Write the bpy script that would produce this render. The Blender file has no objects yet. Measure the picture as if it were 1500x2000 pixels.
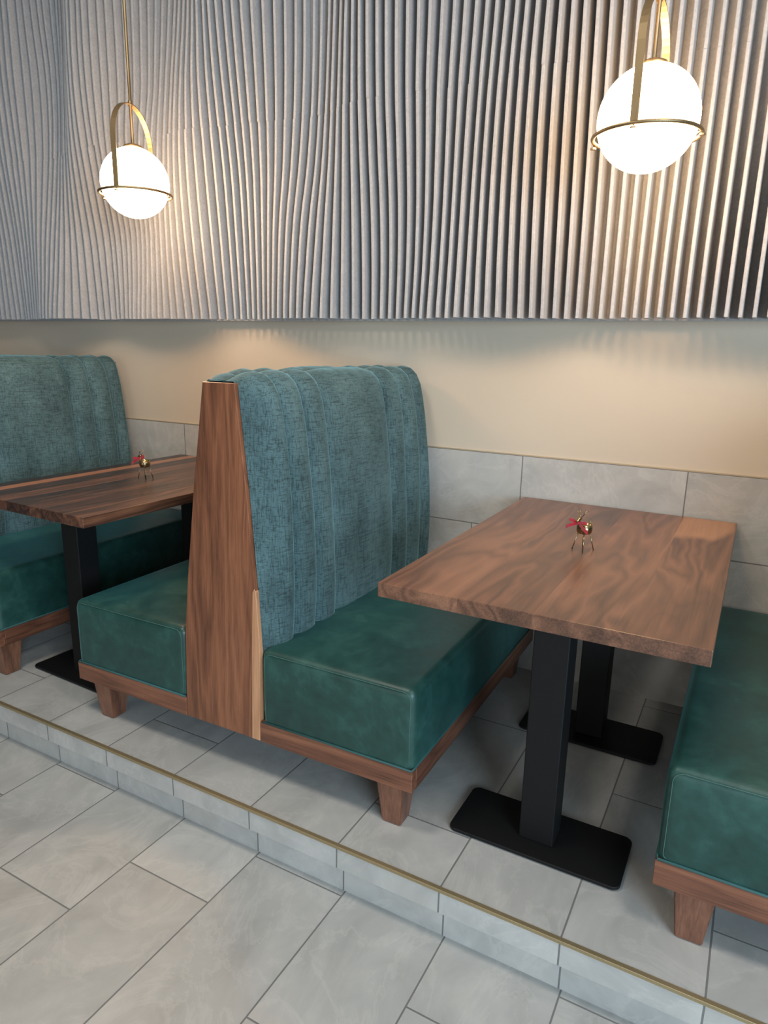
import bpy, bmesh, math, random
import numpy as np
from mathutils import Vector, Matrix
random.seed(7)
S = bpy.context.scene
COL = S.collection

# ------------------------------------------------------------------ camera
cam_d = bpy.data.cameras.new('camera'); cam = bpy.data.objects.new('camera', cam_d); COL.objects.link(cam)
yaw, pitch, roll, FPX = -0.4983, -0.2378, 0.0200, 1330.55
fwd = Vector((math.sin(yaw)*math.cos(pitch), math.cos(yaw)*math.cos(pitch), math.sin(pitch)))
rgt = Vector((math.cos(yaw), -math.sin(yaw), 0)); upv = rgt.cross(fwd)
r2 = math.cos(roll)*rgt + math.sin(roll)*upv
u2 = -math.sin(roll)*rgt + math.cos(roll)*upv
M = Matrix((r2, u2, -fwd)).transposed().to_4x4()
M.translation = Vector((2.0413, -1.3180, 1.2991))
cam.matrix_world = M
cam_d.sensor_fit = 'VERTICAL'; cam_d.sensor_height = 36.0; cam_d.lens = FPX*36.0/2000.0
cam_d.clip_start = 0.05
S.camera = cam

# ------------------------------------------------------------------ world, lights, exposure
EXPOSURE = 0.0
WORLD = ((0.86, 0.93, 1.0), 0.06)
DAY = 215.0           # window daylight, watts; also scales the added front fill
TOP_FILL = 27.0          # each added overhead fill lamp, watts
GLOBE = 40.0          # emission of the opal globes
S.view_settings.view_transform = 'Standard'
S.view_settings.look = 'None'
S.view_settings.gamma = 1.0
S.view_settings.use_curve_mapping = False
S.view_settings.exposure = EXPOSURE
w = bpy.data.worlds.new('world'); S.world = w; w.use_nodes = True
w.node_tree.nodes['Background'].inputs[0].default_value = (*WORLD[0], 1)
w.node_tree.nodes['Background'].inputs[1].default_value = WORLD[1]

def area(name, loc, target, sx, sy, power, col):
    d = bpy.data.lights.new(name, 'AREA'); d.shape = 'RECTANGLE'; d.size = sx; d.size_y = sy
    d.energy = power; d.color = col
    o = bpy.data.objects.new(name, d); COL.objects.link(o); o.location = loc
    o.rotation_euler = (Vector(target)-Vector(loc)).to_track_quat('-Z', 'Y').to_euler()
    return o
area('window_daylight_and_fill', (4.9, -3.0, 1.35), (1.0, 0.5, 0.4), 2.0, 1.7, DAY, (0.64, 0.84, 1.0))
area('window_daylight_and_fill', (0.3, -6.0, 1.25), (0.4, 1.2, 1.0), 4.0, 1.6, DAY*0.24, (1.0, 0.93, 0.84))  # unseen warm frontal fill, added to lift the shade below the fins
for lx in (0.5, 2.9):
    area('overhead_fill', (lx, -0.7, 3.15), (lx, -0.5, 0), 0.5, 0.5, TOP_FILL, (1.0, 0.92, 0.82))  # unseen lamps added as warm room fill from above

# ------------------------------------------------------------------ node helpers
def srgb(r, g, b):
    f = lambda c: ((c/255+0.055)/1.055)**2.4 if c/255 > 0.04045 else c/255/12.92
    return (f(r), f(g), f(b), 1.0)

class NT:
    def __init__(s, name):
        s.m = bpy.data.materials.new(name); s.m.use_nodes = True
        s.t = s.m.node_tree; s.b = s.t.nodes['Principled BSDF']
    def n(s, ty, **kw):
        nd = s.t.nodes.new(ty)
        for k, v in kw.items(): setattr(nd, k, v)
        return nd
    def link(s, a, b): s.t.links.new(a, b)
    def val(s, x, sock):
        if isinstance(x, (int, float)): sock.default_value = x
        elif isinstance(x, tuple): sock.default_value = x
        else: s.link(x, sock)
    def math(s, op, a, b=0.0, c=None):
        nd = s.n('ShaderNodeMath', operation=op); s.val(a, nd.inputs[0]); s.val(b, nd.inputs[1])
        if c is not None: s.val(c, nd.inputs[2])
        return nd.outputs[0]
    def obj(s): return s.n('ShaderNodeTexCoord').outputs['Object']
    def geo(s): return s.n('ShaderNodeNewGeometry').outputs['Position']
    def sep(s, v):
        nd = s.n('ShaderNodeSeparateXYZ'); s.link(v, nd.inputs[0]); return nd.outputs
    def comb(s, x, y, z):
        nd = s.n('ShaderNodeCombineXYZ')
        for i, v in enumerate((x, y, z)): s.val(v, nd.inputs[i])
        return nd.outputs[0]
    def map(s, v, scale=(1, 1, 1), loc=(0, 0, 0), rot=(0, 0, 0)):
        nd = s.n('ShaderNodeMapping'); s.link(v, nd.inputs[0])
        nd.inputs['Scale'].default_value = scale; nd.inputs['Location'].default_value = loc
        nd.inputs['Rotation'].default_value = rot
        return nd.outputs[0]
    def vadd(s, a, b):
        nd = s.n('ShaderNodeVectorMath', operation='ADD'); s.val(a, nd.inputs[0]); s.val(b, nd.inputs[1]); return nd.outputs[0]
    def noise(s, v, scale, detail=4, rough=0.55, dist=0.0):
        nd = s.n('ShaderNodeTexNoise'); s.link(v, nd.inputs['Vector'])
        nd.inputs['Scale'].default_value = scale; nd.inputs['Detail'].default_value = detail
        nd.inputs['Roughness'].default_value = rough; nd.inputs['Distortion'].default_value = dist
        return nd.outputs['Fac']
    def ramp(s, f, stops, interp='LINEAR'):
        nd = s.n('ShaderNodeValToRGB'); s.link(f, nd.inputs[0]); cr = nd.color_ramp; cr.interpolation = interp
        while len(cr.elements) < len(stops): cr.elements.new(0.5)
        for e, (p, c) in zip(cr.elements, stops):
            e.position = p; e.color = c if isinstance(c, tuple) else (c, c, c, 1)
        return nd.outputs[0]
    def mix(s, f, a, b, mode='MIX'):
        nd = s.n('ShaderNodeMix', data_type='RGBA', blend_type=mode)
        s.val(f, nd.inputs[0]); s.val(a, nd.inputs[6]); s.val(b, nd.inputs[7]); return nd.outputs[2]
    def bump(s, h, strength=0.2, dist=0.002):
        nd = s.n('ShaderNodeBump'); s.link(h, nd.inputs['Height'])
        nd.inputs['Strength'].default_value = strength; nd.inputs['Distance'].default_value = dist
        s.link(nd.outputs[0], s.b.inputs['Normal'])
    def base(s, c): s.val(c, s.b.inputs['Base Color'])
    def set(s, **kw):
        for k, v in kw.items():
            s.val(v, s.b.inputs[k.replace('_', ' ')])

def plain(name, col, rough=0.5, metal=0.0):
    m = NT(name); m.base(col); m.set(Roughness=rough, Metallic=metal); return m.m

def walnut(name, axis, seed=0.0, dark=(70, 43, 33), mid=(122, 80, 60), light=(164, 116, 88), planks=None, rough=0.42, sap=None, sapx=-9.0, fig=1.0, tonek=0.40):
    """planks = (axis index across, plank width, origin, tones) ; axis = grain axis index"""
    m = NT(name); v = m.obj(); x = m.sep(v)
    sc = [1.0, 1.0, 1.0]; sc[axis] = 0.06 + 0.06*max(0.0, fig-0.6)
    tone = None
    if planks:
        # planks = [(left edge, tone 0..1), ...] across the x axis of a top that spans -0.377..0.377
        px = m.math('DIVIDE', m.math('ADD', x[0], 0.3772), 0.7544)
        tone = m.ramp(px, [((e+0.377)/0.754, t) for e, t in planks], 'CONSTANT')
        idx = m.ramp(px, [((e+0.377)/0.754, 0.07+0.11*k) for k, (e, t) in enumerate(planks)], 'CONSTANT')
        off = m.math('MULTIPLY', idx, 23.0)
        v = m.vadd(v, m.comb(off, off, off))
    v = m.vadd(v, (seed*3.1, seed*1.7, seed*2.3))
    WA = 0.03+0.16*max(0.0, fig-0.6)
    q = m.map(v, scale=tuple(sc))
    warp = m.noise(m.map(v, scale=tuple(1.0 if i != axis else 0.35 for i in range(3))), 4.0, 3, 0.5)
    wv = m.vadd(q, m.comb(m.math('MULTIPLY', warp, WA), m.math('MULTIPLY', warp, WA), m.math('MULTIPLY', warp, WA)))
    g1 = m.noise(wv, 13.0 if fig < 1 else 8.5, 2, 0.42, 0.2)
    rings = m.math('FRACT', m.math('MULTIPLY', g1, 7.0))
    rings = m.math('ABSOLUTE', m.math('SUBTRACT', rings, 0.5))
    fine = m.noise(m.map(v, scale=tuple(1.0 if i != axis else 0.03 for i in range(3))), 230.0, 3, 0.65)
    broad = m.noise(m.map(v, scale=tuple(sc)), 5.0, 3, 0.6)
    f = m.math('ADD', m.math('MULTIPLY', rings, 0.34), m.math('MULTIPLY', fine, 0.42))
    f = m.math('ADD', f, m.math('MULTIPLY', broad, 0.52))
    if tone is not None: f = m.math('ADD', f, m.math('MULTIPLY', m.math('SUBTRACT', tone, 0.5), tonek))
    c = m.ramp(f, [(0.34, srgb(*dark)), (0.56, srgb(*mid)), (0.84, srgb(*light))])
    if sap:
        # a pale sapwood patch with its own shape: (centre, half extents)
        (cx, cy, cz), (hx, hy, hz) = sap
        d = m.comb(m.math('DIVIDE', m.math('SUBTRACT', x[0], cx), hx), m.math('DIVIDE', m.math('SUBTRACT', x[1], cy), hy), m.math('DIVIDE', m.math('SUBTRACT', x[2], cz), hz))
        ln = m.n('ShaderNodeVectorMath', operation='LENGTH'); m.link(d, ln.inputs[0])
        k = m.math('ADD', ln.outputs['Value'], m.math('MULTIPLY', m.math('SUBTRACT', warp, 0.5), 1.2))
        mask = m.math('MULTIPLY', m.ramp(k, [(0.86, 1.0), (1.0, 0.0)]), m.math('GREATER_THAN', x[0], sapx))
        c = m.mix(mask, c, m.mix(0.5, c, srgb(196, 142, 100)))
    m.base(c); m.set(Roughness=m.ramp(fine, [(0.3, rough-0.05), (0.7, rough+0.07)]))
    m.b.inputs['Coat Weight'].default_value = 0.25; m.b.inputs['Coat Roughness'].default_value = 0.22
    m.bump(fine, 0.06, 0.001)
    return m.m

def tiles(name, plane, tint=(1, 1, 1)):
    """600 x 300 stone look tiles with thin grey grout, third-offset; plane: floor, platform, wall, riser"""
    m = NT(name); p = m.geo(); x, y, z = m.sep(p)
    if plane in ('floor', 'platform', 'riser'):
        ox = 0.0066 if plane == 'floor' else 0.0
        i = m.math('FLOOR', m.math('DIVIDE', m.math('SUBTRACT', x, ox), 0.3))
        u = m.math('FLOORED_MODULO', m.math('SUBTRACT', x, ox), 0.3)
        r = m.math('FLOORED_MODULO', i, 3.0)
        if plane == 'riser':
            vv = m.math('ADD', m.math('MULTIPLY', z, 0.0), 0.3); j = m.math('MULTIPLY', z, 0.0)
        else:
            o0 = 0.016 if plane == 'floor' else 0.006
            yy = m.math('SUBTRACT', y, m.math('ADD', m.math('MULTIPLY', r, 0.2), o0))
            vv = m.math('FLOORED_MODULO', yy, 0.6); j = m.math('FLOOR', m.math('DIVIDE', yy, 0.6))
        lu, lv = 0.3, 0.6
    else:
        i = m.math('FLOOR', m.math('DIVIDE', m.math('SUBTRACT', z, 0.8936), 0.3))
        u = m.math('FLOORED_MODULO', m.math('SUBTRACT', z, 0.8936), 0.3)
        r = m.math('FLOORED_MODULO', i, 3.0)           # top row i=-1 -> 2
        yy = m.math('SUBTRACT', x, m.math('ADD', m.math('MULTIPLY', r, 0.2), 0.8472))
        vv = m.math('FLOORED_MODULO', yy, 0.6); j = m.math('FLOOR', m.math('DIVIDE', yy, 0.6))
        lu, lv = 0.3, 0.6
    du = m.math('MINIMUM', u, m.math('SUBTRACT', lu, u)); dv = m.math('MINIMUM', vv, m.math('SUBTRACT', lv, vv))
    d = m.math('MINIMUM', du, dv)
    g = m.ramp(m.math('MULTIPLY', d, 100.0), [(0.18, 1.0), (0.25, 0.0)])
    wn = m.n('ShaderNodeTexWhiteNoise', noise_dimensions='2D'); m.link(m.comb(i, j, 0.0), wn.inputs['Vector'])
    t = wn.outputs['Value']; off = m.math('MULTIPLY', t, 17.0)
    q = m.vadd(p, m.comb(off, off, off))
    q = m.map(q, scale=(1.0, 0.7, 1.0), rot=(0, 0, 0.5))
    cloud = m.noise(q, 5.5, 7, 0.62, 0.8)
    vein = m.noise(m.vadd(q, (4.0, 2.0, 1.0)), 3.0, 8, 0.66, 2.0)
    vm = m.math('ABSOLUTE', m.math('SUBTRACT', vein, 0.5))
    vmask = m.ramp(vm, [(0.0, 1.0), (0.035, 0.0)])
    speck = m.noise(q, 90.0, 3, 0.7)
    c = m.ramp(cloud, [(0.30, srgb(158, 157, 154)), (0.50, srgb(173, 172, 169)), (0.70, srgb(187, 185, 181))])
    c = m.mix(m.math('MULTIPLY', vmask, 0.22), c, srgb(210, 207, 200))
    c = m.mix(m.math('MULTIPLY', speck, 0.25), c, srgb(164, 162, 158))
    warmth = m.noise(m.vadd(q, (9.0, 3.0, 5.0)), 2.2, 3, 0.5)
    c = m.mix(m.ramp(warmth, [(0.55, 0.0), (0.72, 0.22)]), c, srgb(196, 182, 168))
    hs = m.n('ShaderNodeHueSaturation'); m.link(c, hs.inputs['Color'])
    m.link(m.math('ADD', m.math('MULTIPLY', t, 0.10), 0.95), hs.inputs['Value'])
    c = m.mix(g, hs.outputs[0], srgb(112, 111, 109))
    m.base(c); m.set(Roughness=m.mix(g, m.ramp(cloud, [(0.3, 0.42), (0.7, 0.52)]), (0.85, 0.85, 0.85, 1)))
    h = m.math('SUBTRACT', m.math('MULTIPLY', cloud, 0.15), g)
    m.bump(h, 0.35, 0.002)
    return m.m

def mat_paint():
    m = NT('wall_paint'); p = m.geo()
    n = m.noise(p, 160, 3, 0.6)
    m.base(m.ramp(m.noise(p, 1.2, 2), [(0.3, srgb(194, 181, 163)), (0.7, srgb(198, 185, 167))])); m.set(Roughness=0.62); m.bump(n, 0.08, 0.001); return m.m
def mat_felt(name='felt_grey'):
    m = NT(name); p = m.geo()
    n = m.noise(m.map(p, scale=(1, 1, 0.8)), 130, 5, 0.8); n2 = m.noise(p, 28, 4, 0.6)
    f = m.math('ADD', m.math('MULTIPLY', n, 0.75), m.math('MULTIPLY', n2, 0.25))
    m.base(m.ramp(f, [(0.30, srgb(150, 151, 154)), (0.5, srgb(168, 169, 172)), (0.70, srgb(186, 187, 189))]))
    m.set(Roughness=0.95); m.b.inputs['Sheen Weight'].default_value = 0.25
    m.bump(n, 0.25, 0.001); return m.m
def mat_fabric():
    m = NT('teal_chenille'); v = m.obj()
    a = m.noise(m.map(v, scale=(1, 1, 0.10)), 420, 3, 0.7)     # warp
    b = m.noise(m.map(v, scale=(1, 0.10, 1)), 420, 3, 0.7)     # weft
    hatch_a = m.ramp(m.noise(m.map(v, scale=(1, 1, 0.07)), 260, 3, 0.6), [(0.34, 0.0), (0.50, 1.0)])
    hatch_b = m.ramp(m.noise(m.map(v, scale=(0.3, 0.07, 1)), 260, 3, 0.6), [(0.34, 0.0), (0.50, 1.0)])
    h = m.math('MULTIPLY', m.math('ADD', hatch_a, hatch_b), 0.5)
    pile = m.noise(m.map(v, scale=(1, 1, 0.6)), 7.0, 5, 0.6, 0.5)
    f = m.math('ADD', m.math('MULTIPLY', h, 0.34), m.math('MULTIPLY', m.math('ADD', a, b), 0.20))
    f = m.math('ADD', f, m.math('MULTIPLY', pile, 0.50))
    c = m.ramp(f, [(0.40, srgb(22, 38, 41)), (0.64, srgb(49, 73, 77)), (0.90, srgb(84, 113, 118))])
    m.base(c); m.set(Roughness=0.85)
    m.b.inputs['Sheen Weight'].default_value = 0.8; m.b.inputs['Sheen Roughness'].default_value = 0.28
    m.b.inputs['Sheen Tint'].default_value = srgb(150, 200, 208)
    m.bump(m.math('ADD', a, m.math('ADD', b, h)), 0.3, 0.0012); return m.m
def mat_leather():
    m = NT('green_leather'); v = m.obj()
    n = m.noise(v, 7.0, 6, 0.62, 0.6); n2 = m.noise(v, 38.0, 4, 0.6); gr = m.noise(v, 420.0, 2, 0.5)
    f = m.math('ADD', m.math('MULTIPLY', n, 0.7), m.math('MULTIPLY', n2, 0.3))
    c = m.ramp(f, [(0.34, srgb(21, 51, 46)), (0.52, srgb(30, 66, 60)), (0.70, srgb(46, 86, 79))])
    m.base(c); m.set(Roughness=m.ramp(n, [(0.3, 0.34), (0.7, 0.48)]))
    m.b.inputs['Sheen Weight'].default_value = 0.35; m.b.inputs['Sheen Roughness'].default_value = 0.35; m.b.inputs['Sheen Tint'].default_value = srgb(90, 190, 200)
    m.bump(gr, 0.10, 0.0008); return m.m
def mat_brass(name, col=(0.50, 0.33, 0.14), rough=0.28):
    m = NT(name); v = m.obj(); n = m.noise(m.map(v, scale=(1, 1, 0.05)), 300, 2)
    m.base((*col, 1)); m.set(Metallic=1.0, Roughness=m.ramp(n, [(0.3, rough-0.06), (0.7, rough+0.08)])); return m.m
def mat_black():
    m = NT('black_powder_coat'); v = m.obj(); n = m.noise(v, 500, 2)
    m.base(srgb(14, 14, 15)); m.set(Roughness=0.6); m.b.inputs['Specular IOR Level'].default_value = 0.3; m.bump(n, 0.12, 0.0006); return m.m
def mat_globe():
    m = NT('lit_opal_glass'); m.base((0.9, 0.88, 0.84, 1)); m.set(Roughness=0.25)
    m.b.inputs['Emission Color'].default_value = (1.0, 0.64, 0.35, 1); m.b.inputs['Emission Strength'].default_value = GLOBE; return m.m

PAINT = mat_paint(); FELT = mat_felt(); FABRIC = mat_fabric(); LEATHER = mat_leather(); BLACK = mat_black()
BRASS = mat_brass('brushed_brass', (0.34, 0.25, 0.14), 0.45); STRIP = mat_brass('matte_brass_trim', (0.50, 0.41, 0.25), 0.55)
DEERM = mat_brass('antique_brass', (0.33, 0.26, 0.14), 0.25)
T_FLOOR = tiles('floor_tile', 'floor'); T_PLAT = tiles('platform_tile', 'platform'); T_WALL = tiles('wall_tile', 'wall'); T_RISE = tiles('riser_tile', 'riser')
W_PANEL = walnut('walnut_end_panel', 2, 1.0, dark=(60, 34, 23), mid=(116, 71, 48), light=(156, 101, 70), fig=0.7)
W_RAILX = walnut('walnut_rail', 0, 2.0, dark=(66, 38, 28), mid=(118, 74, 54), light=(158, 106, 78), fig=0.6)
W_RAILY = walnut('walnut_side_rail', 1, 3.0, dark=(60, 36, 27), mid=(108, 68, 50), light=(146, 98, 72), fig=0.6)
W_LEG = walnut('walnut_leg', 2, 4.0, dark=(68, 42, 31), mid=(118, 77, 58), light=(152, 108, 82), fig=0.6)
SAP = walnut('pale_sapwood', 2, 5.0, dark=(150, 100, 72), mid=(184, 134, 98), light=(205, 158, 120), fig=0.5)
LEAF = NT('stitched_seam'); LEAF.base(srgb(62, 98, 89)); LEAF.set(Roughness=0.6); SEAM = LEAF.m
PIPE = plain('teal_piping', srgb(44, 84, 84), 0.7)
RED = NT('red_velvet'); RED.base(srgb(176, 16, 44)); RED.set(Roughness=0.8); RED.b.inputs['Sheen Weight'].default_value = 0.5; RED = RED.m
WHITEP = plain('ceiling_paint', srgb(210, 206, 200), 0.8)

# ------------------------------------------------------------------ mesh helpers
def tag(o, label=None, cat=None, group=None, kind=None):
    if label: o['label'] = label
    if cat: o['category'] = cat
    if group: o['group'] = group
    if kind: o['kind'] = kind
    return o
def link(name, me, mat, parent=None, smooth=False):
    o = bpy.data.objects.new(name, me); COL.objects.link(o)
    if mat: me.materials.append(mat)
    if parent: o.parent = parent
    if smooth:
        for p in me.polygons: p.use_smooth = True
    return o
def mk(name, verts, faces, mat, parent=None, smooth=False):
    me = bpy.data.meshes.new(name); me.from_pydata([tuple(v) for v in verts], [], faces); me.update()
    return link(name, me, mat, parent, smooth)
def from_bm(name, bm, mat, parent=None, smooth=False):
    bmesh.ops.recalc_face_normals(bm, faces=bm.faces)
    me = bpy.data.meshes.new(name); bm.to_mesh(me); bm.free()
    return link(name, me, mat, parent, smooth)
def box_bm(x0, x1, y0, y1, z0, z1, bev=0.0, seg=2, bm=None):
    b = bmesh.new()
    vs = [b.verts.new((x, y, z)) for z in (z0, z1) for y in (y0, y1) for x in (x0, x1)]
    for f in ((0, 2, 3, 1), (4, 5, 7, 6), (0, 1, 5, 4), (2, 6, 7, 3), (0, 4, 6, 2), (1, 3, 7, 5)): b.faces.new([vs[i] for i in f])
    if bev: bmesh.ops.bevel(b, geom=b.edges[:], offset=bev, segments=seg, profile=0.5, affect='EDGES')
    if bm is None: return b
    me = bpy.data.meshes.new('tmp'); b.to_mesh(me); b.free(); bm.from_mesh(me); bpy.data.meshes.remove(me); return bm
def box(name, x0, x1, y0, y1, z0, z1, mat, parent=None, bev=0.0, seg=2):
    return from_bm(name, box_bm(x0, x1, y0, y1, z0, z1, bev, seg), mat, parent)
def prism_bm(poly, fn0, fn1, bev=0.0, seg=2):
    """poly 2-D points, fn maps (a,b) to 3-D on both faces"""
    b = bmesh.new(); A = [b.verts.new(fn0(p)) for p in poly]; B = [b.verts.new(fn1(p)) for p in poly]
    b.faces.new(A); b.faces.new(B[::-1]); n = len(poly)
    for i in range(n): b.faces.new((A[i], B[i], B[(i+1) % n], A[(i+1) % n]))
    bmesh.ops.recalc_face_normals(b, faces=b.faces)
    if bev: bmesh.ops.bevel(b, geom=b.edges[:], offset=bev, segments=seg, profile=0.5, affect='EDGES')
    return b
def tube_geo(pts, r, n=8, closed=False, caps=True):
    pts = [Vector(p) for p in pts]; N = len(pts); vs = []; fs = []
    t0 = None; nrm = None
    for i in range(N):
        a = pts[(i-1) % N] if closed or i > 0 else pts[i]; b = pts[(i+1) % N] if closed or i < N-1 else pts[i]
        t = (b-a).normalized()
        if nrm is None:
            nrm = t.cross(Vector((0.13, 0.31, 1))); 
            if nrm.length < 1e-3: nrm = t.cross(Vector((1, 0, 0)))
            nrm.normalize()
        else:
            nrm = (nrm - t*nrm.dot(t)).normalized()
        bi = t.cross(nrm); rr = r[i] if isinstance(r, (list, tuple)) else r
        for k in range(n):
            an = 2*math.pi*k/n; vs.append(pts[i]+rr*(math.cos(an)*nrm+math.sin(an)*bi))
    M_ = N if closed else N-1
    for i in range(M_):
        for k in range(n):
            a = i*n+k; b = i*n+(k+1) % n; c = ((i+1) % N)*n+(k+1) % n; d = ((i+1) % N)*n+k
            fs.append((a, b, c, d))
    if not closed and caps:
        fs.append(tuple(range(n))[::-1]); fs.append(tuple((N-1)*n+k for k in range(n)))
    return vs, fs
def tube(name, pts, r, mat, parent=None, n=8, closed=False):
    vs, fs = tube_geo(pts, r, n, closed); return mk(name, vs, fs, mat, parent, True)
def lathe(name, prof, mat, parent=None, n=40, c=(0, 0, 0), smooth=True):
    vs = []; fs = []
    for r, z in prof:
        for k in range(n):
            a = 2*math.pi*k/n; vs.append((c[0]+r*math.cos(a), c[1]+r*math.sin(a), c[2]+z))
    for i in range(len(prof)-1):
        for k in range(n): fs.append((i*n+k, i*n+(k+1) % n, (i+1)*n+(k+1) % n, (i+1)*n+k))
    return mk(name, vs, fs, mat, parent, smooth)
def empty(name, loc, rz=0.0):
    o = bpy.data.objects.new(name, None); COL.objects.link(o); o.location = loc; o.rotation_euler = (0, 0, rz); o.empty_display_size = 0.1; return o
KIDS = lambda o: [c for c in bpy.data.objects if c.parent == o]
def copy_tree(o, parent=None):
    c = o.copy(); COL.objects.link(c)
    if parent: c.parent = parent
    for ch in KIDS(o): copy_tree(ch, c)
    return c

def rcushion(name, x0, x1, y0, y1, z0, z1, r, mat, parent, crown=0.012, belly=0.006, nx=22, ny=40, nz=12):
    """soft box: rounded edges, crowned top, sides that swell a little"""
    def grid(n, lo, hi):
        e = [lo + r*(1-math.cos(t*math.pi/2/5)) for t in range(0, 5)]
        mid = [lo+r+(hi-lo-2*r)*k/n for k in range(n+1)]
        e2 = [hi - (q-lo) for q in e][::-1]
        return e+mid+e2
    X, Y, Z = grid(nx, x0, x1), grid(ny, y0, y1), grid(nz, z0, z1)
    b = bmesh.new(); cache = {}
    def V(i, j, k):
        key = (i, j, k)
        if key in cache: return cache[key]
        p = Vector((X[i], Y[j], Z[k]))
        q = Vector((min(max(p.x, x0+r), x1-r), min(max(p.y, y0+r), y1-r), min(max(p.z, z0+r*0.3), z1-r)))
        d = p-q; d.z = d.z if p.z > q.z else d.z*1.0
        if d.length > 1e-9:
            L = max(abs(d.x), abs(d.y), abs(d.z)) ; d = d.normalized()*L*1.0
        p = q+d
        u = (p.x-x0)/(x1-x0)*2-1; v_ = (p.y-y0)/(y1-y0)*2-1; w_ = (p.z-z0)/(z1-z0)
        if p.z > z1-r: p.z += crown*(1-u*u)*(1-abs(v_)**3)
        s = belly*math.sin(math.pi*min(max(w_, 0), 1))
        if abs(p.x-x0) < 1.2*r: p.x -= s*(1-v_*v_*0.7)*(1-(abs(p.x-x0)/(1.2*r)))
        if abs(p.x-x1) < 1.2*r: p.x += s*(1-v_*v_*0.7)*(1-(abs(p.x-x1)/(1.2*r)))
        if abs(p.y-y0) < 1.2*r: p.y -= s*(1-u*u*0.7)*(1-(abs(p.y-y0)/(1.2*r)))
        cache[key] = b.verts.new(p); return cache[key]
    a, c, e = len(X), len(Y), len(Z)
    for i in range(a-1):
        for j in range(c-1):
            b.faces.new((V(i, j, e-1), V(i+1, j, e-1), V(i+1, j+1, e-1), V(i, j+1, e-1)))
            b.faces.new((V(i, j, 0), V(i, j+1, 0), V(i+1, j+1, 0), V(i+1, j, 0)))
    for i in range(a-1):
        for k in range(e-1):
            b.faces.new((V(i, 0, k), V(i+1, 0, k), V(i+1, 0, k+1), V(i, 0, k+1)))
            b.faces.new((V(i, c-1, k), V(i, c-1, k+1), V(i+1, c-1, k+1), V(i+1, c-1, k)))
    for j in range(c-1):
        for k in range(e-1):
            b.faces.new((V(0, j, k), V(0, j, k+1), V(0, j+1, k+1), V(0, j+1, k)))
            b.faces.new((V(a-1, j, k), V(a-1, j+1, k), V(a-1, j+1, k+1), V(a-1, j, k+1)))
    return from_bm(name, b, mat, parent, True)

# ------------------------------------------------------------------ setting
D = 1.2742
XL, XR = -4.6, 6.5
def struct(o): o['kind'] = 'structure'; return o
struct(box('floor', XL, XR, -7.0, 0.0364, -0.27, -0.17, T_FLOOR))
pl = bmesh.new()
# platform: tiled slab with a recessed toe kick below its front tile course
poly = [(0.0364, -0.30), (0.0364, -0.069), (0.0, -0.069), (0.0, 0.0), (D, 0.0), (D, -0.30)]
plat = prism_bm(poly, lambda p: (XL, p[0], p[1]), lambda p: (XR, p[0], p[1]))
plat = from_bm('floor_platform', plat, T_PLAT); struct(plat)
plat.data.materials.append(T_RISE)
for p in plat.data.polygons:
    if abs(p.normal.y) > 0.9 or p.normal.z < -0.5: p.material_index = 1
struct(box('wall_back', XL, XR, D+0.008, D+0.13, 0.0, 3.2, PAINT))
struct(box('wall_tiling', XL, XR, D, D+0.0085, 0.0, 0.8936, T_WALL))
struct(box('trim_1', XL, XR, D-0.0012, D+0.0078, 0.8936, 0.8975, plain('pale_metal_trim', srgb(176, 160, 134), 0.4, 0.3)))
# brass nosing strip let into the platform edge: angle profile
ns = prism_bm([(-0.0025, 0.0015), (0.0095, 0.0015), (0.0095, -0.002), (0.001, -0.002), (0.001, -0.008), (-0.0025, -0.008)], lambda p: (XL, p[0], p[1]), lambda p: (XR, p[0], p[1]), 0.0006, 1)
struct(from_bm('trim_2', ns, STRIP))
struct(box('ceiling', XL, XR, -7.0, D+0.13, 3.2, 3.3, WHITEP))

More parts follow.
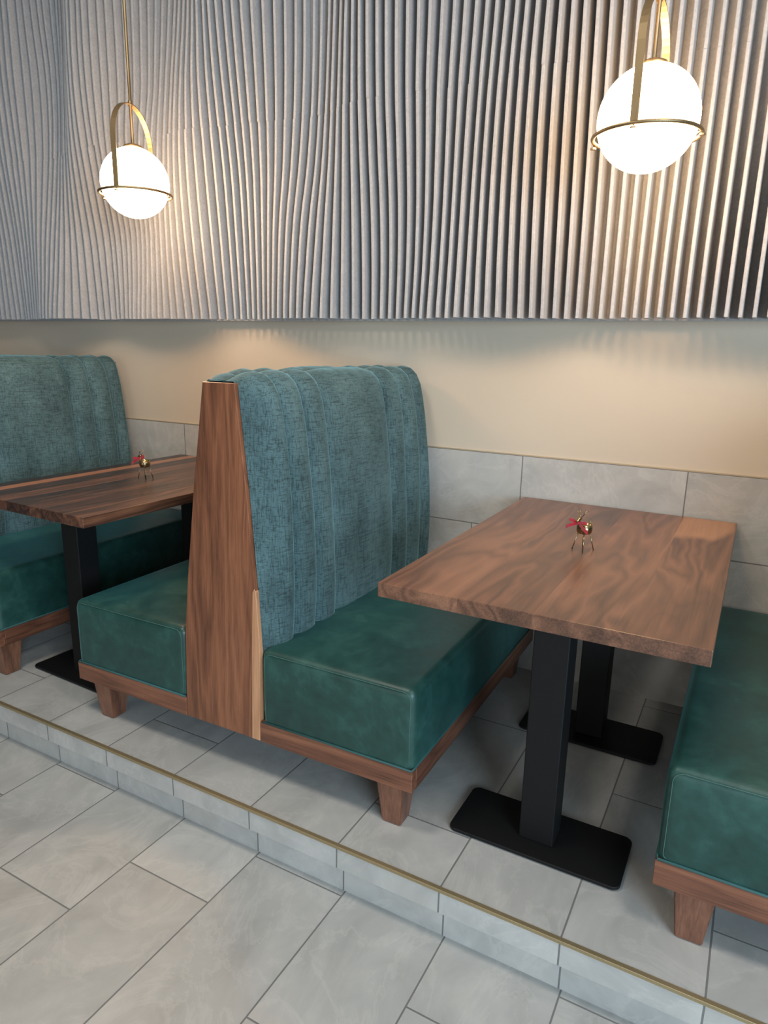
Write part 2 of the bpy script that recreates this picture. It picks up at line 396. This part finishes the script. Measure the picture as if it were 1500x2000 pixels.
# ------------------------------------------------------------------ acoustic fin wall
FZ = [1.41, 1.6, 1.8, 2.0, 2.2, 2.4, 2.6, 2.8, 3.06]
FIN = 'īİœűźſƀƁƁīįœŰźſƀƁƁīįŒŰźſƀƁƁīįőůźſƀƁƁĪįŐŮźſƀƁƁĪįŐŮŹžƀƀƀĩįŏŬŷżŽžžĩİŐŪŴŷŸŹŹĬĴőŨŮůŰŰŰĳļœŤŦŤŤŤŤľņŖşŝŘŖŖŖŋŒŘśŕŋňňŇŖśśŖŌĿĻĺĹŝŠśőńĴįĭĭšŠŘŌĽīĥĤģšśőńĵĦĠĞĞŜŒņĹĭģğĞĞŔŅķīĤĢĢġġňĶħĝěģĦĦħļĨęĒĖĥĬĭĮığĒĎėĬĵķĸĩĚđĒĞĶŁńŅģęĕęĩłŏŒœğĚěģĳōŚŞşĝĝĢĬĽŕŢŦŧĚġĪĶŇŞūŮůěħĲĽŋşūŮůĠĮĺłŋŜŦũũĦĶłŇŉŕŝşşĮĿŉŉņōŒœœĻŊŐŉĽĿŁłłņœŕňķĳıııőŚŘŇĲĪĦĥĤŚŠŚńĬġĜĚęšŤŚłĩĞĘĖĖťťřŀĩĞęėĖťŢŕľĩĠĜěěşŚŏĽĬħĥĥĤŏŌņļĵĴĶķķĸĺļĽľŃŋōŎġĪĶŃōŘŢŦŧēģĸőŢůźžſĉĞĺŜųƂƌƐƑĈĝĺţžƍƕƙƚđĠĻŦƂƑƖƙƚĚħľťƀƎƒƔƕĢĭŁţŹƄƈƊƋĬĶņŢŰŷŸŹŹĺłŎşŧŨťŤŤŊŏŖŞŞŘŐŌŋŚŜŞŞŖŉĻĴĲŨŨťŠőľĬģĠŵűūšōĵĢėēſŸůŢŊİĜĐČƃźŮŠŇĭĚďċƂŶŨŘŁīĞĕēżŭŝŋĸĩĥĢġųšŎĽĮĦĬİıţŏļĭĤĦĶŁńœĿĬğĞĩŁŒŘņĳĢęĞıōţŪľĭĠĜħľŜųŻĵĪĢģİŉŦŽƅĭĨĦĨķőŭƃƋĨĩīīĺŘűƅƌĦĭĲĭĺŜűƁƇħĲĹįĺŜŬŸŽĪĹłĲĸŘťŮűİŁŋĶĵőśŠŢĸŉőĹĲňŏőœŃőŗļįļŁłŃŎřŜĿĬıĴĶķŘşŞŁĪĨĩĬĭŠŢŞłĩğĞģĤťŤŞŁħĘĖĜĞťŢŚľģēĒěĞŤŞŔĸğēĕğģŜŖŌĵġěĞħĬŋňŃĳħĨįĹĿĲĶĸĳıĹńőřĚĦĲĸŀŎŜũŲĉĝĲłŒţŰŻƂþĘĲŌŢŴſƃƇüėĳŒŭƁƉƅƃāĚĵŕŲƆƋƁźĊğķŗŴƅƈżųĔĦĺŕůŽſŴŬġĮļőťŮŰũŤİĸłŎŚŝŝŜśľńŊŏőōŊŌŎŌŏŒŐŋłĽŁŅřřŘŐņĽĸĽłŤšŝőŃĻĸĽłŬŧŠŒłĺĸĽłůŨŠőłĺĸļłŭťŝŐłĺĸļłŦšŜŐłĻĸļłŠŞśŐłĻĸļłŞŝśőłĻĸļŁŞŝśőŃĻĸĻŁ'
FIN = [[ord(FIN[i*9+k])-200 for k in range(9)] for i in range(100)]
def fin_y(i, z):
    row = FIN[i]
    if z <= FZ[0]: return 1.0+row[0]/1000
    for k in range(8):
        if z <= FZ[k+1]:
            h = FZ[k+1]-FZ[k]; t = (z-FZ[k])/h
            p0 = row[max(k-1, 0)]; p1 = row[k]; p2 = row[k+1]; p3 = row[min(k+2, 8)]
            v = 0.5*((2*p1)+(-p0+p2)*t+(2*p0-5*p1+4*p2-p3)*t*t+(-p0+3*p1-3*p2+p3)*t**3)
            return 1.0+v/1000
    return 1.0+row[8]/1000
ROOT = 1.236
def fin_geo(i, row, vs, fs):
    x = 2.0215-0.039*i + 0.006
    rnd = random.Random(i*13+5); j0 = rnd.uniform(-0.003, 0.003); j1 = rnd.uniform(-0.004, 0.004)
    zb = 1.408+rnd.uniform(-0.0018, 0.0018); zs = [zb+(3.12-zb)*k/64 for k in range(65)]
    seam = 2.19; zs = sorted([z for z in zs if abs(z-seam) > 0.012]+[seam-0.0015, seam+0.0015])
    st = len(vs); th = 0.0058; bv = 0.0018
    for z in zs:
        y = fin_y(row, z)+(j0 if z < seam else j1)
        y = min(y, ROOT-0.014)
        for (dx, dy) in ((-th, ROOT-y), (-th, bv), (-th+bv, 0), (th-bv, 0), (th, bv), (th, ROOT-y)): vs.append((x+dx, y+dy, z))
    for k in range(len(zs)-1):
        for q in range(5): a = st+k*6+q; fs.append((a, a+1, a+7, a+6))
    fs.append(tuple(st+q for q in range(6))[::-1]); e = st+(len(zs)-1)*6; fs.append(tuple(e+q for q in range(6)))
baf = empty('acoustic_baffle_wall', (0.0, ROOT, 1.405))
tag(baf, 'wavy wall covering of thin upright grey felt fins above the cream wall', 'acoustic panel')
def local(vs, o): return [(v[0]-o[0], v[1]-o[1], v[2]-o[2]) for v in vs]
bo = (0.0, ROOT, 1.405)
bk = box('backing_panel', XL+0.02, XR-0.02, 0.0, D+0.008-ROOT, -0.001, 3.125-1.405, mat_felt('backing_felt'), baf)
for i in range(100):
    vs, fs = [], []; fin_geo(i, i, vs, fs); mk('fin', local(vs, bo), fs, FELT, baf)
vs, fs = [], []
for i in range(100, 168): fin_geo(i, min(99, max(0, abs(198-i))), vs, fs)
for i in range(-1, -113, -1): fin_geo(i, min(99, -i), vs, fs)
tag(mk('fin_row', local(vs, bo), fs, FELT, baf), kind='stuff')

# ------------------------------------------------------------------ booth (double sided bench), origin at centre of the front, on the platform
SEAMS = [0.012, 0.135, 0.255, 0.375, 0.79, 0.91, 1.03, 1.140]
L = 1.146                                   # depth of the booth, front to wall
def lean(z): return 0.04*(z-0.137)/1.06
def panel_x(z):                             # half width of the walnut end panel
    P = [(0.13, 0.1455), (0.42, 0.1455), (0.60, 0.130), (0.90, 0.0975), (1.06, 0.0755), (1.193, 0.0585)]
    for (a, b), (c, d) in zip(P, P[1:]):
        if z <= c: return b+(d-b)*(z-a)/(c-a)
    return P[-1][1]
def seam_profile():                         # cross-section at a stitched valley: base of face up over the top to the middle crease
    pts = [(0.160, 0.400), (0.166, 0.47), (0.168, 0.55), (0.167, 0.62), (0.164, 0.70), (0.159, 0.79), (0.153, 0.87), (0.145, 0.95), (0.136, 1.03), (0.124, 1.10), (0.112, 1.15), (0.097, 1.181), (0.078, 1.199), (0.056, 1.204), (0.034, 1.199), (0.016, 1.190), (0.003, 1.178)]
    return pts
def make_back(side, parent):
    pr = seam_profile(); n = len(pr)
    # refine
    P = []
    for i in range(n-1):
        for t in (0, 0.5): P.append((pr[i][0]+(pr[i+1][0]-pr[i][0])*t, pr[i][1]+(pr[i+1][1]-pr[i][1])*t))
    P.append(pr[-1])
    N = []
    for i in range(len(P)):
        a = P[max(i-1, 0)]; b = P[min(i+1, len(P)-1)]; tx, tz = b[0]-a[0], b[1]-a[1]; l = math.hypot(tx, tz); N.append((tz/l, -tx/l))
    ys = []
    for k in range(len(SEAMS)-1):
        a, b = SEAMS[k], SEAMS[k+1]; m_ = 30 if b-a > 0.2 else 16
        for t in range(m_): 
            u = t/m_; u = 0.5-0.5*math.cos(math.pi*u); ys.append((a+(b-a)*u, k, u))
    ys.append((SEAMS[-1], len(SEAMS)-2, 1.0))
    vs = []; fs = []
    for (y, k, u) in ys:
        wide = SEAMS[k+1]-SEAMS[k] > 0.2
        amp = 0.033 if wide else 0.031
        bl = amp*(1-abs(2*u-1)**(3.2 if wide else 2.0))**0.5
        if wide:
            bl -= 0.0035*math.exp(-((u-0.30)/0.018)**2)+0.0025*math.exp(-((u-0.66)/0.016)**2)
        edge = min(1.0, min((y-SEAMS[0])/(0.10 if side > 0 else 0.19), (SEAMS[-1]-y)/0.06)); e = 1-(1-edge)**1.7
        for q, (px, pz) in enumerate(P):
            s = q/(len(P)-1); fade = min(1.0, max(0.0, (1-s)/0.10)); fade = 0.35+0.65*fade
            wrk = 1+0.10*math.sin(7*pz+9*y+k)
            bx = px+N[q][0]*bl*fade*wrk; bz = pz+N[q][1]*bl*fade*0.75
            hx = panel_x(min(pz, 1.19))+0.002
            if q < len(P)*0.70: ex = hx; ez = pz-0.006*s
            else: ex = px*0.56; ez = 1.197
            x = ex+(bx-ex)*e; z = ez+(bz-ez)*e
            vs.append((side*x, y+lean(z)*max(0.0, 1-y/0.35), z))
    m_ = len(P)
    for i in range(len(ys)-1):
        for q in range(m_-1):
            a = i*m_+q; f = (a, a+1, a+m_+1, a+m_)
            fs.append(f if side > 0 else f[::-1])
    o = mk('backrest', vs, fs, FABRIC, parent, True)
    rows = {i for i, (y, k, u) in enumerate(ys) if u == 0.0 and 0 < k}
    for e in o.data.edges:
        a, c = e.vertices
        if a//m_ == c//m_ and a//m_ in rows: e.use_edge_sharp = True
    return o
def leg(parent, cx, cy, taper_x=(0.043, 0.029)):
    a, b = taper_x
    bm = bmesh.new()
    vs = [bm.verts.new(p) for p in ((-b, -b, 0), (b, -b, 0), (b, b, 0), (-b, b, 0), (-a, -a, 0.136), (a, -a, 0.136), (a, a, 0.136), (-a, a, 0.136))]
    for f in ((3, 2, 1, 0), (4, 5, 6, 7), (0, 1, 5, 4), (1, 2, 6, 5), (2, 3, 7, 6), (3, 0, 4, 7)): bm.faces.new([vs[i] for i in f])
    bmesh.ops.bevel(bm, geom=bm.edges[:], offset=0.003, segments=2, affect='EDGES')
    o = from_bm('leg', bm, W_LEG, parent); o.location = (cx, cy, 0.0); return o
def rrect(a0, a1, b0, b1, r, n=6):
    pts = []
    for (cx, cy, s) in ((a1-r, b1-r, 0), (a0+r, b1-r, 90), (a0+r, b0+r*0.4, 180), (a1-r, b0+r*0.4, 270)):
        rr = r if s < 180 else r*0.4
        if s >= 180: cx = a0+rr if s == 180 else a1-rr; cy = b0+rr
        for k in range(n+1):
            an = math.radians(s+90*k/n); pts.append((cx+rr*math.cos(an), cy+rr*math.sin(an)))
    return pts
def make_booth():
    root = empty('banquette_booth', (0, 0, 0))
    for s in (1, -1):
        seat = rcushion('seat_cushion', *( (0.153, 0.6525) if s > 0 else (-0.6525, -0.147)), 0.004, L, 0.198, 0.432, 0.024, LEATHER, root)
        xa, xb = (0.156, 0.6505) if s > 0 else (-0.6505, -0.150)
        seam = [(x, 0.0052, z) for x, z in rrect(xa+0.010, xb-0.010, 0.206, 0.4235, 0.024)]
        tube('front_seam', seam, 0.0011, SEAM, seat, 6, True)
        wp = [(xa, 0.002, 0.201), (xb, 0.002, 0.201), (xb+0.002, 0.01, 0.201), (xb+0.002, L-0.01, 0.201)] if s > 0 else [(xb, 0.002, 0.201), (xa, 0.002, 0.201), (xa-0.002, 0.01, 0.201), (xa-0.002, L-0.01, 0.201)]
        tube('welt_piping', wp, 0.0032, PIPE, seat, 8)
        # walnut frame under the cushion: front rail and long side rail mitred at the corner
        xi, xo = (0.1475, 0.655) if s > 0 else (-0.1475, -0.655)
        x0, x1 = min(xi, xo), max(xi, xo)
        box('front_rail', x0, x1-0.0 if s < 0 else x1-0.001, 0.0, 0.024, 0.134, 0.199, W_RAILX, root, 0.0015, 1)
        if s > 0: box('side_rail', 0.631, 0.6555, 0.0245, L, 0.134, 0.199, W_RAILY, root, 0.0015, 1)
        else: box('side_rail', -0.6555, -0.631, 0.0245, L, 0.134, 0.199, W_RAILY, root, 0.0015, 1)
        box('seat_base', min(0.12*s, 0.63*s), max(0.12*s, 0.63*s), 0.0245, L-0.004, 0.15, 0.1975, BLACK, root)
    # front and rear walnut end panels, leaning back as they rise
    zs = [0.137, 0.42, 0.50, 0.60, 0.75, 0.90, 1.06, 1.193]
    poly = [(panel_x(z), z) for z in zs]+[(-panel_x(z), z) for z in zs[::-1]]
    bm = prism_bm(poly, lambda p: (p[0], lean(p[1])-0.001, p[1]), lambda p: (p[0], lean(p[1])+0.021, p[1]), 0.0022, 2)
    ep = from_bm('end_panel', bm, W_PANEL, root)
    st = [(0.118, 0.1375), (0.1475, 0.1375), (0.1475, 0.42), (0.1322, 0.60), (0.126, 0.612), (0.120, 0.60), (0.1175, 0.42)]
    bm = prism_bm(st, lambda p: (p[0], lean(p[1])-0.0022, p[1]), lambda p: (p[0], lean(p[1])+0.02, p[1]), 0.0008, 1)
    tag(from_bm('edge_strip', bm, SAP, ep), 'pale sapwood edge strip')
    poly2 = [(panel_x(z)+0.004, z) for z in zs]+[(-panel_x(z)-0.004, z) for z in zs[::-1]]
    bm = prism_bm(poly2, lambda p: (p[0], L-0.022, p[1]), lambda p: (p[0], L, p[1]), 0.002, 2)
    from_bm('end_panel', bm, W_PANEL, root)
    for s in (1, -1):
        bk = make_back(s, root)
        pp = [(s*(panel_x(z)+0.0015), lean(z)+0.0225, z) for z in [0.435, 0.5, 0.6, 0.75, 0.9, 1.06, 1.15, 1.193]]
        pp += [(s*(panel_x(1.193)-0.002), lean(1.193)+0.0225, 1.1965), (s*0.03, lean(1.193)+0.0225, 1.1975), (s*0.002, lean(1.193)+0.0225, 1.1975)]
        tube('piping', pp, 0.0026, PIPE, bk, 8)
    return root
booth = make_booth()
def set_legs(b, xs):
    for x in xs:
        for y in (0.052, 1.06): leg(b, x, y)
b_mid = booth; b_left = copy_tree(booth); b_right = copy_tree(booth)
b_mid.location = (0.7015, 0.1195, 0); b_mid.rotation_euler = (0, 0, math.radians(0.8))
b_left.location = (-1.0815, 0.1195, 0)
b_right.location = (2.6205, 0.1195, 0)
set_legs(b_mid, (0.583, -0.553)); set_legs(b_left, (0.606, -0.56)); set_legs(b_right, (0.56, -0.567))
G = 'banquette booths along the wall'
tag(b_mid, 'green banquette booth in the middle with tall walnut end panel and fluted back', 'booth seat', G)
tag(b_left, 'green banquette booth at far left behind the left walnut table', 'booth seat', G)
tag(b_right, 'green banquette booth at right edge, only its seat corner showing', 'booth seat', G)

# ------------------------------------------------------------------ tables
def make_table(name, loc, wx, ly, bases, mat, rz=0.0, T=0.7334, tt=0.037):
    """loc = centre of the top on the platform"""
    root = empty(name, (loc[0], loc[1], 0), rz)
    box('tabletop', -wx/2, wx/2, -ly/2, ly/2, T-tt, T, mat, root, 0.0018, 2)
    for (bx, by) in bases:
        pb = box_bm(bx-0.229, bx+0.229, by-0.104, by+0.104, 0.003, 0.0125)
        # round the plate corners
        ve = [e for e in pb.edges if abs(e.verts[0].co.z-e.verts[1].co.z) > 0.005]
        bmesh.ops.bevel(pb, geom=ve, offset=0.022, segments=6, profile=0.5, affect='EDGES')
        bmesh.ops.bevel(pb, geom=[e for e in pb.edges if abs(e.verts[0].co.z-e.verts[1].co.z) < 1e-5 and e.is_manifold and len(e.link_faces) == 2 and abs(e.link_faces[0].normal.dot(e.link_faces[1].normal)) < 0.5], offset=0.0015, segments=1, affect='EDGES')
        base = from_bm('base_plate', pb, BLACK, root)
        for sx in (-1, 1):
            for sy in (-1, 1):
                f = lathe('foot', [(0.0, 0.0), (0.010, 0.0), (0.010, 0.0035), (0.0, 0.0035)], BLACK, base, 12, (bx+sx*0.195, by+sy*0.078, 0))
        box('column', bx-0.046, bx+0.046, by-0.043, by+0.043, 0.0125, T-tt-0.006, BLACK, root, 0.003, 2)
        box('mounting_plate', bx-0.13, bx+0.13, by-0.13, by+0.13, T-tt-0.006, T-tt, BLACK, root)
    return root
W_TOPB = walnut('walnut_tabletop', 1, 6.0, dark=(50, 33, 26), mid=(104, 70, 53), light=(146, 102, 78), planks=[(-0.377, 0.62), (-0.165, 0.42), (0.013, 0.52), (0.208, 0.45)], rough=0.36, sap=((0.23, 0.62, 0.72), (0.14, 0.42, 0.3)), sapx=0.208, fig=1.3)
W_TOPA = walnut('walnut_tabletop_striped', 1, 11.0, dark=(44, 28, 23), mid=(96, 62, 47), light=(156, 106, 76), planks=[(-0.377, 0.02), (-0.312, 1.0), (-0.252, 0.22), (-0.150, 0.45), (-0.055, 0.25), (0.085, 0.50), (0.150, 0.36), (0.272, 0.56)], rough=0.33, fig=0.7, tonek=0.72)
tb = make_table('dining_table', (1.6452, 0.670), 0.7543, 1.1846, [(0.016, -0.359), (0.02, 0.245)], W_TOPB)
ta = make_table('dining_table', (-0.222, 0.690), 0.7543, 1.130, [(0.045, -0.353), (0.045, 0.245)], W_TOPA, math.radians(-2.0))
tag(tb, 'walnut dining table at right with two black metal pedestals, nearest the camera', 'table', 'walnut tables between the booths')
tag(ta, 'walnut dining table at left with striped top, partly hidden by middle booth', 'table', 'walnut tables between the booths')

# ------------------------------------------------------------------ pendant lamps
def make_pendant(name, c, ang, label):
    root = empty(name, c); R = 0.125
    prof = [(R*math.sin(math.pi*k/40), -R*math.cos(math.pi*k/40)) for k in range(41)]
    prof[0] = (0.0001, prof[0][1]); prof[-1] = (0.0001, prof[-1][1])
    lathe('globe_shade', prof, GLOBEM, root, 56)
    zr = -0.040; RR = 0.1325
    tube('ring', [(RR*math.cos(t), RR*math.sin(t), zr) for t in [2*math.pi*k/64 for k in range(64)]], 0.0048, BRASS, root, 8, True)
    ux, uy = math.cos(ang), math.sin(ang); vx, vy = -uy, ux; ra = 0.1315
    # flat strap bent into an arch
    path = [(ra, zr), (ra, 0.02), (ra, 0.08), (ra, 0.138)]+[(ra*math.cos(math.pi*k/24), 0.138+ra*math.sin(math.pi*k/24)) for k in range(1, 24)]+[(-ra, 0.138), (-ra, 0.08), (-ra, 0.02), (-ra, zr)]
    vs, fs = [], []; hw = 0.0098; th = 0.0016
    for i, (a, z) in enumerate(path):
        p0 = path[max(i-1, 0)]; p1 = path[min(i+1, len(path)-1)]; ta_, tz_ = p1[0]-p0[0], p1[1]-p0[1]; l = math.hypot(ta_, tz_); na, nz = tz_/l, -ta_/l
        for (s, w_) in ((th, -hw), (th, hw), (-th, hw), (-th, -hw)):
            aa = a+na*s; zz = z+nz*s; vs.append((ux*aa+vx*w_, uy*aa+vy*w_, zz))
    for i in range(len(path)-1):
        for q in range(4): fs.append((i*4+q, i*4+(q+1) % 4, (i+1)*4+(q+1) % 4, (i+1)*4+q))
    fs += [(3, 2, 1, 0), tuple((len(path)-1)*4+q for q in range(4))]
    mk('arch_strap', vs, fs, BRASS, root)
    for k in range(4):
        t = ang+k*math.pi/2; q = (math.cos(t), math.sin(t))
        s1 = tube('set_screw', [(q[0]*(RR+0.003), q[1]*(RR+0.003), zr-0.004), (q[0]*0.121, q[1]*0.121, zr-0.006)], 0.0022, BRASS, root, 8)
        vs2, fs2 = tube_geo([(q[0]*(RR+0.002), q[1]*(RR+0.002), zr-0.010), (q[0]*(RR+0.002), q[1]*(RR+0.002), zr-0.014)], 0.0075, 12)
        mk('screw_head', vs2, fs2, BRASS, s1, False)
    lathe('cap', [(0.0, 0.134), (0.022, 0.1335), (0.034, 0.128), (0.0365, 0.1195), (0.034, 0.119)], BRASS, root, 32)
    lathe('stem', [(0.0055, 0.13), (0.0055, 0.262), (0.0075, 0.264), (0.0075, 0.282), (0.0055, 0.284), (0.0055, 0.62), (0.0068, 0.622), (0.0068, 0.642), (0.0055, 0.644), (0.0055, 3.2-c[2]-0.02)], BRASS, root, 16)
    lathe('ceiling_canopy', [(0.0, 3.2-c[2]-0.028), (0.058, 3.2-c[2]-0.028), (0.062, 3.2-c[2]-0.024), (0.062, 3.2-c[2]), (0.0, 3.2-c[2])], BRASS, root, 32)
    tag(root, label, 'pendant light', 'globe pendants over the tables'); return root
GLOBEM = mat_globe()
make_pendant('pendant_lamp', (-0.160, 0.69, 1.887), math.radians(-72), 'lit white globe pendant with brass arch hanging at left over left table')
make_pendant('pendant_lamp', (1.693, 0.69, 1.876), math.radians(-94), 'lit white globe pendant at upper right, the larger and nearer one')

# ------------------------------------------------------------------ reindeer ornaments on the tables
def make_deer(loc, rz, label, bow_rot=0.0):
    """small brass tealight deer; local -X is its front"""
    root = empty('reindeer_ornament', loc, rz)
    lathe('cup', [(0.0, 0.050), (0.018, 0.050), (0.0215, 0.054), (0.0225, 0.062), (0.0225, 0.078), (0.0213, 0.078), (0.0210, 0.062), (0.017, 0.0525), (0.0, 0.0525)], DEERM, root, 32)
    for (sx, sy) in ((-1, -1), (-1, 1), (1, -1), (1, 1)):
        tube('leg', [(sx*0.012, sy*0.011, 0.053), (sx*0.023, sy*0.020, 0.0)], 0.0015, DEERM, root, 8)
    nk = tube('neck', [(-0.0215, 0, 0.066), (-0.0235, 0, 0.080), (-0.025, 0, 0.094)], 0.0016, DEERM, root, 8)
    tube('head', [(-0.018, 0, 0.0975), (-0.024, 0, 0.0955), (-0.032, 0, 0.091), (-0.037, 0, 0.088)], [0.0038, 0.0052, 0.0042, 0.0026], DEERM, root, 10)
    for s in (-1, 1):
        a = tube('antler', [(-0.020, s*0.002, 0.099), (-0.016, s*0.008, 0.108), (-0.012, s*0.014, 0.120)], [0.0012, 0.0012, 0.0008], DEERM, root, 6)
        tube('tine', [(-0.016, s*0.008, 0.108), (-0.024, s*0.013, 0.117)], [0.001, 0.0007], DEERM, a, 6)
        tube('tine', [(-0.014, s*0.011, 0.114), (-0.004, s*0.013, 0.118)], [0.001, 0.0007], DEERM, a, 6)
    tube('tail', [(0.021, 0, 0.076), (0.029, 0, 0.086)], 0.0013, DEERM, root, 6)
    # velvet bow: two loops, two tails and a knot
    vs, fs = [], []
    def ribbon(path, w0, w1):
        st = len(vs)
        for i, p in enumerate(path):
            w_ = w0+(w1-w0)*i/(len(path)-1); vs.append((p[0], p[1], p[2]-w_)); vs.append((p[0], p[1], p[2]+w_)); vs.append((p[0]+0.0012, p[1], p[2]+w_)); vs.append((p[0]+0.0012, p[1], p[2]-w_))
        for i in range(len(path)-1):
            for q in range(4): fs.append((st+i*4+q, st+i*4+(q+1) % 4, st+i*4+4+(q+1) % 4, st+i*4+4+q))
        fs.append((st, st+1, st+2, st+3)); e = st+(len(path)-1)*4; fs.append((e+3, e+2, e+1, e))
    ky = 0.0; kz = 0.084; kx = -0.0275
    for s in (-1, 1):
        ribbon([(kx, s*0.002, kz), (kx-0.006, s*0.013, kz+0.003), (kx-0.008, s*0.025, kz+0.006), (kx-0.004, s*0.032, kz+0.005), (kx+0.001, s*0.024, kz+0.003), (kx, s*0.012, kz+0.001), (kx+0.001, s*0.002, kz)], 0.003, 0.0055)
        ribbon([(kx-0.001, s*0.001, kz-0.001), (kx-0.006, s*0.014, kz-0.006), (kx-0.009, s*0.027, kz-0.012), (kx-0.007, s*0.040, kz-0.020)], 0.0042, 0.0058)
    o = mk('bow', vs, fs, RED, root); k_ = lathe('knot', [(0.0, -0.0045), (0.004, -0.0035), (0.0048, 0), (0.004, 0.0035), (0.0, 0.0045)], RED, o, 10, (kx-0.0015, 0, kz))
    if bow_rot: pass
    tag(root, label, 'ornament', 'brass reindeer on the tables'); return root
make_deer((1.638, 0.645, 0.7334), math.radians(62), 'small brass reindeer tealight with red velvet bow on right table')
make_deer((-0.222, 0.705, 0.7334), math.radians(2), 'tiny brass reindeer tealight seen side-on standing on left table')
